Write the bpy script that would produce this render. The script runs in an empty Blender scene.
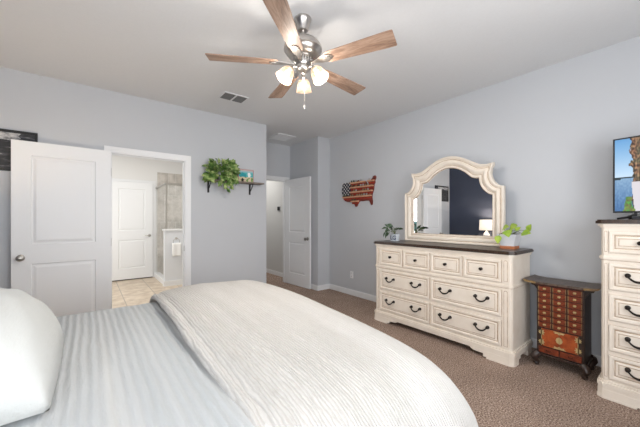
import bpy, bmesh, math, random
from mathutils import Vector, Matrix, noise
C = bpy.context.scene.collection
scene = bpy.context.scene
PI = math.pi
random.seed(7)

# ------------------------------------------------------------------ camera
cam_d = bpy.data.cameras.new('camera'); cam = bpy.data.objects.new('camera', cam_d); C.objects.link(cam)
cam.location = (0, 0, 1.272)
cam.rotation_euler = (PI/2, 0, math.radians(51.8 - 90))
cam_d.sensor_width = 36; cam_d.lens = 295/640*36; cam_d.shift_y = 5.5/640; cam_d.clip_start = 0.02
scene.camera = cam

# ------------------------------------------------------------------ world, view, added lights
w = bpy.data.worlds.new('world'); scene.world = w; w.use_nodes = True
w.node_tree.nodes['Background'].inputs[0].default_value = (0.75, 0.85, 1.0, 1)
w.node_tree.nodes['Background'].inputs[1].default_value = 1.2
vs = scene.view_settings
vs.view_transform = 'Standard'; vs.look = 'None'; vs.exposure = 0.98; vs.gamma = 1; vs.use_curve_mapping = False

def area(name, loc, rot, sx, sy, power, col=(1, 1, 1)):
    d = bpy.data.lights.new(name, 'AREA'); d.shape = 'RECTANGLE'; d.size = sx; d.size_y = sy
    d.energy = power; d.color = col
    o = bpy.data.objects.new(name, d); C.objects.link(o); o.location = loc; o.rotation_euler = rot
    return o
def lamp(name, loc, power, col, r=0.03, parent=None):
    d = bpy.data.lights.new(name, 'POINT'); d.energy = power; d.color = col; d.shadow_soft_size = r
    o = bpy.data.objects.new(name, d); C.objects.link(o); o.location = loc; o.parent = parent
    return o
XH_ = -1.13  # inner face of the wall at the head of the bed
YB = -0.95   # inner face of the wall behind the camera, with windows added for the daylight
BL = PI/2 + math.radians(22)   # upward aim of the added area lights, to brighten the ceiling
area('added_daylight_east', (-0.35, YB+0.12, 1.5), (BL, 0, 0), 1.0, 1.4, 15, (0.985, 0.99, 1.0))  # area light added out of view behind the camera
area('added_daylight_west', (1.35, YB+0.12, 1.5), (BL, 0, 0), 1.3, 1.4, 22, (0.985, 0.99, 1.0))  # second area light added out of view behind the camera
area('added_fill_bedside', (XH_+0.12, -0.20, 1.5), (BL, 0, -PI/2), 1.0, 1.4, 20, (0.985, 0.99, 1.0))  # added fill from the head wall, to even out the room
area('bathroom_side_fill', (-1.55, 5.9, 1.5), (PI/2, 0, -PI/2), 1.2, 1.4, 17, (1, 1, 1))  # added area light; the wall behind it is solid
area('bathroom_ceiling_fill', (0.8, 5.6, 2.66), (0, 0, 0), 0.6, 0.6, 12, (1.0, 0.97, 0.92))  # added to brighten the bathroom; no fixture is modelled
area('hall_ceiling_fill', (2.6, 6.3, 2.66), (0, 0, 0), 0.4, 0.4, 9, (1.0, 0.96, 0.9))  # added to brighten the hall; no fixture is modelled

# ------------------------------------------------------------------ mesh builder
class MB:
    def __init__(s): s.bm = bmesh.new()
    def faces(s, vs_, fs, mi=0):
        v = [s.bm.verts.new(p) for p in vs_]
        for f in fs:
            try:
                q = s.bm.faces.new([v[i] for i in f]); q.material_index = mi
            except ValueError: pass
        return v
    def box(s, x0, x1, y0, y1, z0, z1, mi=0, bev=0, M=None):
        P = [(x, y, z) for x in (x0, x1) for y in (y0, y1) for z in (z0, z1)]
        F = [(0,1,3,2), (4,6,7,5), (0,4,5,1), (2,3,7,6), (0,2,6,4), (1,5,7,3)]
        v = s.faces(P, F, mi)
        if bev:
            es = list({e for q in v for e in q.link_edges})
            r = bmesh.ops.bevel(s.bm, geom=es, offset=bev, segments=2, affect='EDGES', profile=0.6)
            v = list({q for f in r['faces'] for q in f.verts} | {q for q in v if q.is_valid})
            for f in {f for q in v for f in q.link_faces}: f.material_index = mi
        if M is not None: bmesh.ops.transform(s.bm, matrix=M, verts=[q for q in v if q.is_valid])
        return s
    def prism(s, pts, a, b, axis='z', mi=0, M=None):
        n = len(pts)
        def m(p, t):
            if axis == 'z': return (p[0], p[1], t)
            if axis == 'y': return (p[0], t, p[1])
            return (t, p[0], p[1])
        V = [m(p, a) for p in pts] + [m(p, b) for p in pts]
        F = [tuple(range(n))[::-1], tuple(range(n, 2*n))] + [(i, (i+1) % n, n+(i+1) % n, n+i) for i in range(n)]
        if M is not None: V = [M @ Vector(p) for p in V]
        s.faces(V, F, mi); return s
    def lathe(s, prof, n=24, c=(0, 0, 0), M=None, mi=0, cap=True):
        V = []
        for (r, z) in prof:
            for k in range(n):
                t = 2*PI*k/n; V.append(Vector((r*math.cos(t), r*math.sin(t), z)))
        F = []
        for i in range(len(prof)-1):
            for k in range(n): F.append((i*n+k, i*n+(k+1) % n, (i+1)*n+(k+1) % n, (i+1)*n+k))
        if cap:
            F.append(tuple(range(n))[::-1]); F.append(tuple(range((len(prof)-1)*n, len(prof)*n)))
        if M is not None: V = [M @ p for p in V]
        V = [p + Vector(c) for p in V]
        s.faces(V, F, mi); return s
    def tube(s, path, rad, n=10, mi=0):
        path = [Vector(p) for p in path]; m = len(path)
        rads = rad if isinstance(rad, (list, tuple)) else [rad]*m
        V = []; pu = None
        for i, p in enumerate(path):
            t = (path[min(i+1, m-1)] - path[max(i-1, 0)]).normalized()
            if pu is None:
                pu = t.orthogonal().normalized()
            u = (pu - t*pu.dot(t)).normalized(); pu = u; v = t.cross(u)
            for k in range(n):
                a = 2*PI*k/n; V.append(p + (u*math.cos(a) + v*math.sin(a))*rads[i])
        F = [(i*n+k, i*n+(k+1) % n, (i+1)*n+(k+1) % n, (i+1)*n+k) for i in range(m-1) for k in range(n)]
        F += [tuple(range(n))[::-1], tuple(range((m-1)*n, m*n))]
        s.faces(V, F, mi); return s
    def grid(s, nu, nv, fn, mi=0):
        V = [fn(i/(nu-1), j/(nv-1)) for i in range(nu) for j in range(nv)]
        F = [(i*nv+j, (i+1)*nv+j, (i+1)*nv+j+1, i*nv+j+1) for i in range(nu-1) for j in range(nv-1)]
        s.faces(V, F, mi); return s
    def build(s, name, mats, parent=None, loc=None, smooth=False, rotz=0):
        bmesh.ops.recalc_face_normals(s.bm, faces=s.bm.faces)
        me = bpy.data.meshes.new(name); s.bm.to_mesh(me); s.bm.free()
        if not isinstance(mats, (list, tuple)): mats = [mats]
        for m in mats: me.materials.append(m)
        if smooth:
            me.polygons.foreach_set('use_smooth', [True]*len(me.polygons))
            if smooth != 'all':
                try: me.set_sharp_from_angle(angle=math.radians(38))
                except Exception: pass
        o = bpy.data.objects.new(name, me); C.objects.link(o); o.parent = parent
        if loc is not None: o.location = loc
        o.rotation_euler = (0, 0, rotz)
        return o

def tag(o, label, cat, group=None, kind=None):
    o['label'] = label; o['category'] = cat
    if group: o['group'] = group
    if kind: o['kind'] = kind
    return o
def thing(name, label, cat, loc=(0, 0, 0), rotz=0, group=None):
    o = bpy.data.objects.new(name, None); C.objects.link(o); o.empty_display_size = 0.05
    o.location = loc; o.rotation_euler = (0, 0, rotz)
    return tag(o, label, cat, group)
def struct(o):
    o['kind'] = 'structure'; return o
def dup(o, parent=None):
    c = o.copy(); C.objects.link(c); c.parent = parent
    for ch in [q for q in bpy.data.objects if q.parent == o]:
        dup(ch, c)
    return c

# ------------------------------------------------------------------ materials
def mat(name, col, rough=0.6, metal=0, spec=0.5):
    m = bpy.data.materials.new(name); m.use_nodes = True
    b = m.node_tree.nodes['Principled BSDF']
    b.inputs['Base Color'].default_value = (*col, 1); b.inputs['Roughness'].default_value = rough
    b.inputs['Metallic'].default_value = metal; b.inputs['Specular IOR Level'].default_value = spec
    return m
def nt(m): return m.node_tree, m.node_tree.nodes, m.node_tree.links, m.node_tree.nodes['Principled BSDF']
def coords(m, scale=(1, 1, 1), rot=(0, 0, 0)):
    t, N, L, b = nt(m)
    tc = N.new('ShaderNodeTexCoord'); mp = N.new('ShaderNodeMapping')
    mp.inputs['Scale'].default_value = scale; mp.inputs['Rotation'].default_value = rot
    L.new(tc.outputs['Object'], mp.inputs[0]); return mp
def noise_n(m, vec, scale, detail=3, rough=0.5, dist=0):
    t, N, L, b = nt(m); n = N.new('ShaderNodeTexNoise')
    n.inputs['Scale'].default_value = scale; n.inputs['Detail'].default_value = detail
    n.inputs['Roughness'].default_value = rough; n.inputs['Distortion'].default_value = dist
    L.new(vec, n.inputs['Vector']); return n
def ramp(m, fac, stops):
    t, N, L, b = nt(m); r = N.new('ShaderNodeValToRGB'); e = r.color_ramp.elements
    e[0].position, e[0].color = stops[0][0], (*stops[0][1], 1)
    e[1].position, e[1].color = stops[-1][0], (*stops[-1][1], 1)
    for p, c in stops[1:-1]:
        q = e.new(p); q.color = (*c, 1)
    L.new(fac, r.inputs[0]); return r
def bump(m, h, strength, dist):
    t, N, L, b = nt(m); n = N.new('ShaderNodeBump'); n.inputs['Strength'].default_value = strength
    n.inputs['Distance'].default_value = dist; L.new(h, n.inputs['Height']); L.new(n.outputs[0], b.inputs['Normal']); return n

def noisy(name, stops, scale, sc=(1, 1, 1), rough=0.6, bs=0, bd=0.002, detail=4, metal=0, dist=0, spec=0.5):
    m = mat(name, stops[0][1], rough, metal, spec); t, N, L, b = nt(m)
    mp = coords(m, sc); n = noise_n(m, mp.outputs[0], scale, detail, 0.6, dist)
    r = ramp(m, n.outputs['Fac'], stops); L.new(r.outputs[0], b.inputs['Base Color'])
    if bs: bump(m, n.outputs['Fac'], bs, bd)
    return m

M_wall = noisy('wall_paint_grey_blue', [(0.3, (0.545, 0.563, 0.590)), (0.7, (0.56, 0.578, 0.605))], 1.2, rough=0.75)
M_navy = mat('wall_paint_navy', (0.055, 0.068, 0.110), 0.6)
M_ceil = noisy('ceiling_paint', [(0.3, (0.745, 0.755, 0.765)), (0.7, (0.765, 0.775, 0.785))], 60, rough=0.9, bs=0.15, bd=0.002)
M_white = mat('white_trim_paint', (0.82, 0.83, 0.84), 0.38)
M_bathwall = mat('bathroom_wall_paint', (0.80, 0.795, 0.78), 0.7)
M_hallwall = mat('hall_wall_paint', (0.62, 0.62, 0.61), 0.7)

M_carpet = mat('carpet', (0.3, 0.24, 0.2), 0.98, 0, 0.1)
t, N, L, b = nt(M_carpet); mp = coords(M_carpet)
n1 = noise_n(M_carpet, mp.outputs[0], 105, 4, 0.8); n2 = noise_n(M_carpet, mp.outputs[0], 3.0, 2)
r1 = ramp(M_carpet, n1.outputs['Fac'], [(0.36, (0.095, 0.056, 0.038)), (0.50, (0.34, 0.242, 0.190)), (0.64, (0.80, 0.65, 0.55))])
r2 = ramp(M_carpet, n2.outputs['Fac'], [(0.3, (0.88, 0.88, 0.88)), (0.7, (1.05, 1.05, 1.05))])
mx = N.new('ShaderNodeMix'); mx.data_type = 'RGBA'; mx.blend_type = 'MULTIPLY'; mx.inputs[0].default_value = 1
L.new(r1.outputs[0], mx.inputs[6]); L.new(r2.outputs[0], mx.inputs[7]); L.new(mx.outputs[2], b.inputs['Base Color'])
bump(M_carpet, n1.outputs['Fac'], 0.8, 0.012)

def tile_mat(name, c1, c2, mortar, w_, h_, off=0.0, rot=(0, 0, 0), rough=0.35, ns=6, msize=0.006):
    m = mat(name, c1, rough); t, N, L, b = nt(m)
    mp = coords(m, (1, 1, 1), rot); br = N.new('ShaderNodeTexBrick')
    br.inputs['Scale'].default_value = 1; br.inputs['Brick Width'].default_value = w_; br.inputs['Row Height'].default_value = h_
    br.inputs['Mortar Size'].default_value = msize; br.offset = off; br.inputs['Mortar'].default_value = (*mortar, 1)
    n = noise_n(m, mp.outputs[0], ns, 5, 0.6, 0.4); r = ramp(m, n.outputs['Fac'], [(0.35, c1), (0.65, c2)])
    L.new(mp.outputs[0], br.inputs['Vector']); L.new(r.outputs[0], br.inputs['Color1']); L.new(r.outputs[0], br.inputs['Color2'])
    L.new(br.outputs['Color'], b.inputs['Base Color']); return m
M_floor_tile = tile_mat('bathroom_floor_tile', (0.70, 0.60, 0.47), (0.48, 0.37, 0.27), (0.33, 0.27, 0.21), 0.45, 0.45)
M_shower_tile = tile_mat('shower_wall_tile', (0.66, 0.62, 0.57), (0.42, 0.39, 0.35), (0.66, 0.64, 0.61), 0.15, 0.6, 0.5, (PI/2, 0, 0), 0.3, 4, 0.004)

M_cream = noisy('antique_cream_paint', [(0.25, (0.74, 0.655, 0.555)), (0.6, (0.80, 0.725, 0.63))], 9, (1, 1, 1), 0.5)
M_glaze = noisy('brown_antiquing_glaze', [(0.3, (0.30, 0.19, 0.115)), (0.7, (0.60, 0.48, 0.36))], 25, rough=0.55)
M_darktop = noisy('dark_stained_wood_top', [(0.3, (0.016, 0.009, 0.006)), (0.7, (0.060, 0.032, 0.019))], 7, (12, 1, 1), 0.32, 0.05, 0.001)
M_bronze = mat('dark_bronze_hardware', (0.022, 0.017, 0.014), 0.42, 0.7)
M_nickel = noisy('brushed_nickel', [(0.3, (0.50, 0.47, 0.44)), (0.7, (0.60, 0.57, 0.54))], 30, (1, 1, 12), 0.28, metal=1)
M_satin = mat('satin_nickel_hardware', (0.42, 0.40, 0.37), 0.3, 1)
M_mirror = mat('silvered_mirror_glass', (0.93, 0.94, 0.95), 0.0, 1)
M_black = mat('black_plastic', (0.012, 0.012, 0.013), 0.4)
M_bracket = mat('black_iron_bracket', (0.02, 0.02, 0.022), 0.5, 0.3)
M_dist_black = noisy('distressed_black_board', [(0.50, (0.035, 0.036, 0.040)), (0.62, (0.10, 0.10, 0.11)), (0.75, (0.45, 0.45, 0.45))], 9, (1, 1, 6), 0.7, detail=6)
M_worn = noisy('worn_grey_band', [(0.42, (0.60, 0.60, 0.60)), (0.60, (0.20, 0.20, 0.21))], 16, (1, 1, 2), 0.7, detail=6)
M_shelfwood = noisy('grey_brown_shelf_wood', [(0.3, (0.12, 0.09, 0.07)), (0.7, (0.28, 0.23, 0.19))], 8, (1, 12, 12), 0.6)

def wood(name, dark, mid, light, sc=(2, 14, 14), rough=0.45):
    m = mat(name, mid, rough); t, N, L, b = nt(m)
    mp = coords(m, sc); n = noise_n(m, mp.outputs[0], 2.2, 6, 0.65, 1.2)
    r = ramp(m, n.outputs['Fac'], [(0.30, dark), (0.48, mid), (0.62, light)])
    L.new(r.outputs[0], b.inputs['Base Color']); return m
M_blade = wood('weathered_oak_blade', (0.13, 0.075, 0.050), (0.27, 0.170, 0.120), (0.40, 0.275, 0.205))
M_redwood = noisy('red_brown_lacquer', [(0.35, (0.08, 0.014, 0.006)), (0.65, (0.22, 0.042, 0.013))], 30, (1, 1, 3), 0.35)
M_orangewood = noisy('orange_burl_door', [(0.35, (0.22, 0.038, 0.010)), (0.65, (0.38, 0.080, 0.018))], 22, (1, 1, 1), 0.35)
M_ebony = noisy('ebonised_wood', [(0.3, (0.016, 0.010, 0.008)), (0.7, (0.05, 0.028, 0.020))], 14, (1, 1, 4), 0.35)
M_brass = mat('aged_brass', (0.50, 0.38, 0.18), 0.45, 0.35)
M_capwood = noisy('cabinet_top_board', [(0.3, (0.045, 0.028, 0.020)), (0.7, (0.12, 0.085, 0.065))], 10, (8, 1, 1), 0.4)
M_gold_edge = noisy('worn_gold_edge', [(0.3, (0.30, 0.19, 0.07)), (0.7, (0.10, 0.055, 0.03))], 14, rough=0.5)

def fabric(name, stops, band, wscale, dist, wmix, bstr, bdist, fine=140, rib_shade=0.0, sheen=.15):
    """woven cloth: broad colour bands, ribs running along Y, fine thread grain"""
    m = mat(name, stops[0][1], 0.95, 0, 0.12); t, N, L, b = nt(m)
    b.inputs['Sheen Weight'].default_value = sheen
    mp = coords(m, band); n = noise_n(m, mp.outputs[0], 1.0, 3, 0.55)
    r = ramp(m, n.outputs['Fac'], stops)
    wv = N.new('ShaderNodeTexWave'); wv.wave_type = 'BANDS'; wv.bands_direction = 'X'
    wv.inputs['Scale'].default_value = wscale; wv.inputs['Distortion'].default_value = dist
    wv.inputs['Detail'].default_value = 3; wv.inputs['Detail Scale'].default_value = 1.3; wv.inputs['Detail Roughness'].default_value = .6
    mp2 = coords(m, (1, .22, .5)); L.new(mp2.outputs[0], wv.inputs['Vector'])
    mp3 = coords(m, (1, .35, 1)); n3 = noise_n(m, mp3.outputs[0], fine, 3, 0.65)
    mp4 = coords(m, (1, .25, 1)); n4 = noise_n(m, mp4.outputs[0], 22, 3, 0.6)
    a1 = N.new('ShaderNodeMath'); a1.operation = 'MULTIPLY'; a1.inputs[1].default_value = wmix; L.new(wv.outputs['Fac'], a1.inputs[0])
    a2 = N.new('ShaderNodeMath'); a2.operation = 'MULTIPLY_ADD'; a2.inputs[1].default_value = .35; L.new(n3.outputs['Fac'], a2.inputs[0]); L.new(a1.outputs[0], a2.inputs[2])
    a3 = N.new('ShaderNodeMath'); a3.operation = 'MULTIPLY_ADD'; a3.inputs[1].default_value = .8; L.new(n4.outputs['Fac'], a3.inputs[0]); L.new(a2.outputs[0], a3.inputs[2])
    bump(m, a3.outputs[0], bstr, bdist)
    if rib_shade:  # rib valleys darkened in the colour: mostly crease shade, partly weave
        r5 = ramp(m, wv.outputs['Fac'], [(0.0, (1-rib_shade, 1-rib_shade*1.1, 1-rib_shade*1.2)), (0.35, (1, 1, 1)), (1, (1, 1, 1))])
        mx = N.new('ShaderNodeMix'); mx.data_type = 'RGBA'; mx.blend_type = 'MULTIPLY'; mx.inputs[0].default_value = 1
        L.new(r.outputs[0], mx.inputs[6]); L.new(r5.outputs[0], mx.inputs[7]); L.new(mx.outputs[2], b.inputs['Base Color'])
    else: L.new(r.outputs[0], b.inputs['Base Color'])
    return m
M_coverlet = fabric('grey_blue_matelasse', [(0.38, (0.43, 0.455, 0.465)), (0.52, (0.49, 0.505, 0.51)), (0.62, (0.56, 0.56, 0.54))], (4.2, 0.10, 1.0), 9.5, 2.2, .6, .8, 0.008, 150, .06)
M_comforter = fabric('crinkled_ivory_cotton', [(0.35, (0.50, 0.482, 0.455)), (0.65, (0.56, 0.543, 0.52))], (9, 0.4, 1), 24, 6.0, .6, .8, 0.006, 130, .14)
M_pillow = fabric('white_cotton_pillowcase', [(0.35, (0.53, 0.54, 0.52)), (0.65, (0.56, 0.57, 0.555))], (2, 2, 2), 3, 4, .2, .5, 0.008, 100)
M_mattress = mat('mattress_ticking', (0.7, 0.7, 0.7), 0.9)
M_towel = mat('white_terry', (0.86, 0.86, 0.85), 0.95)
M_tealtowel = mat('teal_terry', (0.16, 0.36, 0.38), 0.95)
M_leaf = noisy('pothos_leaf_green', [(0.35, (0.03, 0.085, 0.018)), (0.50, (0.14, 0.25, 0.055)), (0.64, (0.48, 0.55, 0.24))], 16, rough=0.4)
M_leafdark = noisy('dark_leaf_green', [(0.35, (0.018, 0.045, 0.022)), (0.65, (0.06, 0.11, 0.05))], 16, rough=0.4)
M_leaflime = noisy('lime_leaf_green', [(0.35, (0.20, 0.36, 0.03)), (0.65, (0.42, 0.55, 0.07))], 16, rough=0.4)
M_stem = mat('plant_stem', (0.12, 0.16, 0.05), 0.6)
M_soil = mat('potting_soil', (0.03, 0.02, 0.015), 0.95)
M_whitepot = mat('white_ceramic', (0.66, 0.67, 0.70), 0.35)
M_terracotta = noisy('terracotta', [(0.3, (0.34, 0.11, 0.045)), (0.7, (0.45, 0.17, 0.07))], 20, rough=0.8)
M_jar = mat('pale_glazed_jar', (0.50, 0.54, 0.58), 0.25)
M_navyink = mat('navy_letter_paint', (0.02, 0.03, 0.09), 0.5)
M_ventgrey = mat('ceiling_vent_louvre_grey', (0.20, 0.20, 0.20), 0.5)
M_ventdark = mat('duct_dark', (0.05, 0.05, 0.05), 0.8)
M_red = noisy('flag_red_stain', [(0.3, (0.26, 0.025, 0.012)), (0.7, (0.46, 0.06, 0.03))], 16, rough=0.6)
M_tan = noisy('pale_pine_ledge', [(0.3, (0.50, 0.25, 0.14)), (0.7, (0.66, 0.38, 0.24))], 16, rough=0.6)
M_flagboard = noisy('flag_dark_red_board', [(0.35, (0.10, 0.018, 0.012)), (0.65, (0.26, 0.045, 0.03))], 9, (1, 1, 4), rough=0.6)
M_flagnavy = mat('flag_navy_stain', (0.012, 0.014, 0.03), 0.6)
M_flagwhite = mat('flag_white_paint', (0.75, 0.73, 0.70), 0.6)
M_coin = mat('antique_coin_metal', (0.30, 0.25, 0.15), 0.4, 0.8)
M_glass = mat('shower_glass', (0.9, 0.95, 0.95), 0.02)
M_glass.node_tree.nodes['Principled BSDF'].inputs['Alpha'].default_value = 0.08
M_dark = mat('dark_gap', (0.02, 0.02, 0.02), 0.9)

def emis(m, col, s):
    b = m.node_tree.nodes['Principled BSDF']; b.inputs['Emission Color'].default_value = (*col, 1); b.inputs['Emission Strength'].default_value = s
M_shade = mat('frosted_amber_glass_shade', (0.05, 0.03, 0.018), 0.4); emis(M_shade, (1.0, 0.72, 0.47), 0.42)
M_shade.node_tree.nodes['Principled BSDF'].inputs['Alpha'].default_value = 0.62
M_bulb = mat('lit_bulb', (1, 1, 1), 0.4); emis(M_bulb, (1.0, 0.84, 0.62), 7)
M_linen = mat('linen_lampshade', (0.8, 0.76, 0.7), 0.8); emis(M_linen, (1.0, 0.84, 0.66), 0.45)

def painted(name, em=0):
    m = mat(name, (1, 1, 1), 0.35 if em else 0.6); t, N, L, b = nt(m)
    a = N.new('ShaderNodeVertexColor'); a.layer_name = 'Col'
    if em:
        b.inputs['Base Color'].default_value = (0.01, 0.01, 0.01, 1)
        L.new(a.outputs[0], b.inputs['Emission Color']); b.inputs['Emission Strength'].default_value = em
    else: L.new(a.outputs[0], b.inputs['Base Color'])
    return m
def picture(name, m, nx, nz, W, H, colfn, parent, y=0.0):
    """a flat picture in the local XZ plane facing -Y, coloured cell by cell"""
    V = [(W*i/nx - W/2, y, H*j/nz) for i in range(nx+1) for j in range(nz+1)]
    F = [(i*(nz+1)+j, (i+1)*(nz+1)+j, (i+1)*(nz+1)+j+1, i*(nz+1)+j+1) for i in range(nx) for j in range(nz)]
    me = bpy.data.meshes.new(name); me.from_pydata(V, [], F); me.materials.append(m)
    ca = me.color_attributes.new('Col', 'FLOAT_COLOR', 'CORNER'); flat = []
    for i in range(nx):
        for j in range(nz):
            c = [min(1.0, max(0.0, float(q))) if not isinstance(q, complex) else 0.0 for q in colfn((i+.5)/nx, (j+.5)/nz)]
            flat += [*c, 1.0]*4
    ca.data.foreach_set('color', flat)
    o = bpy.data.objects.new(name, me); C.objects.link(o); o.parent = parent
    return o
def lin(r, g, b_): return tuple((max(0, v)/255)**2.2 for v in (r, g, b_))

# ------------------------------------------------------------------ the setting
H = 2.74; XH = -1.13; XR = 3.475; YL = 4.137; YE = 5.05
def wallbox(name, boxes, m=M_wall):
    mb = MB()
    for q in boxes: mb.box(*q)
    return struct(mb.build(name, m))
# floors
wallbox('floor', [(XH-.12, XR+.12, YB-.12, YL+.06, -.05, 0), (2.19, XR+.12, YL+.06, 8.6, -.05, 0)], M_carpet)
wallbox('floor_bathroom', [(-1.72, 2.07, YL+.06, 7.46, -.05, 0)], M_floor_tile)
wallbox('ceiling', [(-1.8, XR+.12, YB-.12, 8.7, H, H+.1)], M_ceil)
DX0, DX1, DZ = 0.206, 1.010, 2.04
wallbox('wall_left', [(XH-.12, DX0, YL, YL+.12, 0, H), (DX1, 2.19, YL, YL+.12, 0, H), (DX0, DX1, YL, YL+.12, DZ, H)])
wallbox('wall_head', [(XH-.12, XH, YB, -.70, 0, H), (XH-.12, XH, .30, YL, 0, H), (XH-.12, XH, -.70, .30, 0, .8), (XH-.12, XH, -.70, .30, 2.2, H)], M_navy)
wallbox('wall_right', [(XR, XR+.12, YB, 5.05, 0, H)])
wallbox('wall_chase', [(3.207, XR, YL, YE, 0, H)])
wallbox('wall_alcove', [(2.07, 2.19, YL+.12, 7.46, 0, H)])
EX0, EX1 = 2.35, 3.12
wallbox('wall_entry', [(2.19, EX0, YE, YE+.12, 0, H), (EX1, XR, YE, YE+.12, 0, H), (EX0, EX1, YE, YE+.12, DZ, H)])
# wall behind the camera, its windows added as daylight sources
wins = [(-0.85, 0.15), (0.70, 2.00)]
bx = []; px = XH-.12
for a, b_ in wins:
    bx += [(px, a, YB-.12, YB, 0, H), (a, b_, YB-.12, YB, 0, .8), (a, b_, YB-.12, YB, 2.2, H)]; px = b_
bx.append((px, XR+.12, YB-.12, YB, 0, H))
wallbox('wall_back', bx)
for k, (a, b_) in enumerate(wins):
    mb = MB()
    for q in ((a, a+.05), (b_-.05, b_), ((a+b_)/2-.02, (a+b_)/2+.02)): mb.box(q[0], q[1], YB-.10, YB-.04, .8, 2.2)
    for q in ((.8, .85), (2.15, 2.2), (1.48, 1.52)): mb.box(a, b_, YB-.10, YB-.04, *q)
    wn = struct(mb.build('added_window_%d' % (k+1), M_white))  # frame added out of view to give the daylight a source
    mb = MB()
    for q in range(27):
        z = .83+q*.051; mb.box(a+.01, b_-.01, -.024, .024, -.0012, .0012, M=Matrix.Translation((0, YB-.012, z)) @ Matrix.Rotation(math.radians(-32), 4, 'X'))
    mb.build('added_blind', M_white, wn)  # slats added to suit the upward tilt of the area lights
mb = MB()
for q in ((-.70, -.65), (.25, .30), (-.22, -.18)): mb.box(XH-.10, XH-.04, q[0], q[1], .8, 2.2)
for q in ((.8, .85), (2.15, 2.2), (1.48, 1.52)): mb.box(XH-.10, XH-.04, -.70, .30, *q)
wn = struct(mb.build('added_window_3', M_white)); mb = MB()  # frame added out of view to go with the bedside fill
for q in range(27): mb.box(-.024, .024, -.49, .49, -.0012, .0012, M=Matrix.Translation((XH-.012, -.20, .83+q*.051)) @ Matrix.Rotation(math.radians(32), 4, 'Y'))
mb.build('added_blind', M_white, wn)  # added slats, matching the upward-tilted bedside fill
# bathroom shell
wallbox('wall_bathroom_back', [(-1.72, 2.07, 7.34, 7.46, 0, H)], M_bathwall)
wallbox('wall_bathroom_left', [(-1.72, -1.60, YL+.12, 7.34, 0, H)], M_bathwall)
wallbox('wall_bathroom_front', [(-1.60, DX0-.06, YL+.12, YL+.13, 0, H), (DX1+.06, 2.07, YL+.12, YL+.13, 0, H)], M_bathwall)
wallbox('wall_bathroom_side', [(2.05, 2.07, YL+.13, 7.34, 0, H)], M_bathwall)
wallbox('wall_shower_tile', [(1.205, 2.05, 7.325, 7.34, 0, 2.30), (2.035, 2.05, 6.30, 7.325, 0, 2.30)], M_shower_tile)
# hall shell
wallbox('wall_hall_right', [(3.36, 3.48, YE+.12, 8.6, 0, H)], M_hallwall)
wallbox('wall_hall_back', [(2.07, 3.36, 8.5, 8.6, 0, H)], M_hallwall)
wallbox('wall_hall_left', [(2.07, 2.19, 7.46, 8.5, 0, H)], M_hallwall)

# pony wall of the shower
mb = MB(); mb.box(1.14, 2.035, 6.18, 6.30, 0, 1.05); wp = struct(mb.build('wall_pony', mat('pony_wall_paint', (.72, .74, .77), .7)))
mb = MB(); mb.box(1.12, 2.035, 6.16, 6.32, 1.05, 1.08, bev=.004); struct(mb.build('trim_pony_cap', M_white))
mb = MB(); mb.box(1.125, 2.035, 6.165, 6.18, 0, .10); mb.box(1.125, 1.14, 6.18, 6.30, 0, .10); struct(mb.build('baseboard_pony', M_white))
mb = MB(); mb.box(1.14, 1.25, 6.30, 7.325, 0, .10, bev=.004); struct(mb.build('trim_shower_curb', M_white))

# baseboards
def base(name, segs):
    mb = MB()
    for (x0, x1, y0, y1, nx, ny) in segs:   # wall line, n = direction into the room
        tks = ((.013, 0, .075), (.009, .075, .09))
        for tk, z0, z1 in tks:
            ax0, ax1 = sorted((x0, x0+nx*tk)) if nx else (x0, x1)
            ay0, ay1 = sorted((y0, y0+ny*tk)) if ny else (y0, y1)
            mb.box(ax0, ax1, ay0, ay1, z0, z1)
    return struct(mb.build(name, M_white))
base('baseboard_left', [(XH, .146, YL, YL, 0, -1), (1.07, 2.19, YL, YL, 0, -1)])
base('baseboard_right', [(XR, XR, YB, YL-.013, -1, 0)])
base('baseboard_chase', [(3.207, XR, YL, YL, 0, -1), (3.207, 3.207, YL-.013, 4.98, -1, 0)])
base('baseboard_alcove', [(2.19, 2.19, YL-.013, YE, 1, 0)])
base('baseboard_entry', [(3.36, 3.36, YE+.12, 8.5, -1, 0)])
base('baseboard_head', [(XH, XH, YB, YL-.013, 1, 0)])
base('baseboard_bathroom', [(-1.6, .29, 7.34, 7.34, 0, -1), ])

# casings and jambs
def casing(name, x0, x1, ztop, yface, sgn, wid=.062, back=None):
    mb = MB()
    for (tk, i0, i1) in ((.012, 0, wid), (.018, wid*.35, wid), ):
        ya, yb = sorted((yface, yface+sgn*tk))
        mb.box(x0-i1, x0-i0, ya, yb, 0, ztop+i1); mb.box(x1+i0, x1+i1, ya, yb, 0, ztop+i1)
        mb.box(x0-i0, x1+i0, ya, yb, ztop+i0, ztop+i1)
    return struct(mb.build(name, M_white))
def jamb(name, x0, x1, ztop, y0, y1):
    mb = MB(); t_ = .012
    mb.box(x0, x0+t_, y0, y1, 0, ztop); mb.box(x1-t_, x1, y0, y1, 0, ztop); mb.box(x0+t_, x1-t_, y0, y1, ztop-t_, ztop)
    s_ = .03
    mb.box(x1-t_-.01, x1-t_, y0+.045, y0+.075, 0, ztop-t_); mb.box(x0+t_, x1-t_, y0+.045, y0+.075, ztop-t_-.01, ztop-t_)
    return struct(mb.build(name, M_white))
casing('trim_1', DX0, DX1, DZ, YL, -1)
j1 = jamb('trim_2', DX0, DX1, DZ, YL, YL+.12)
mb = MB(); mb.box(DX1-.0145, DX1-.012, YL+.012, YL+.036, .85, .92); mb.build('strike_plate', M_satin, j1)
casing('trim_3', EX0, EX1, DZ, YE, -1)
jamb('trim_4', EX0, EX1, DZ, YE, YE+.12)
casing('trim_5', .35, 1.11, DZ, 7.34, -1)

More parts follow.
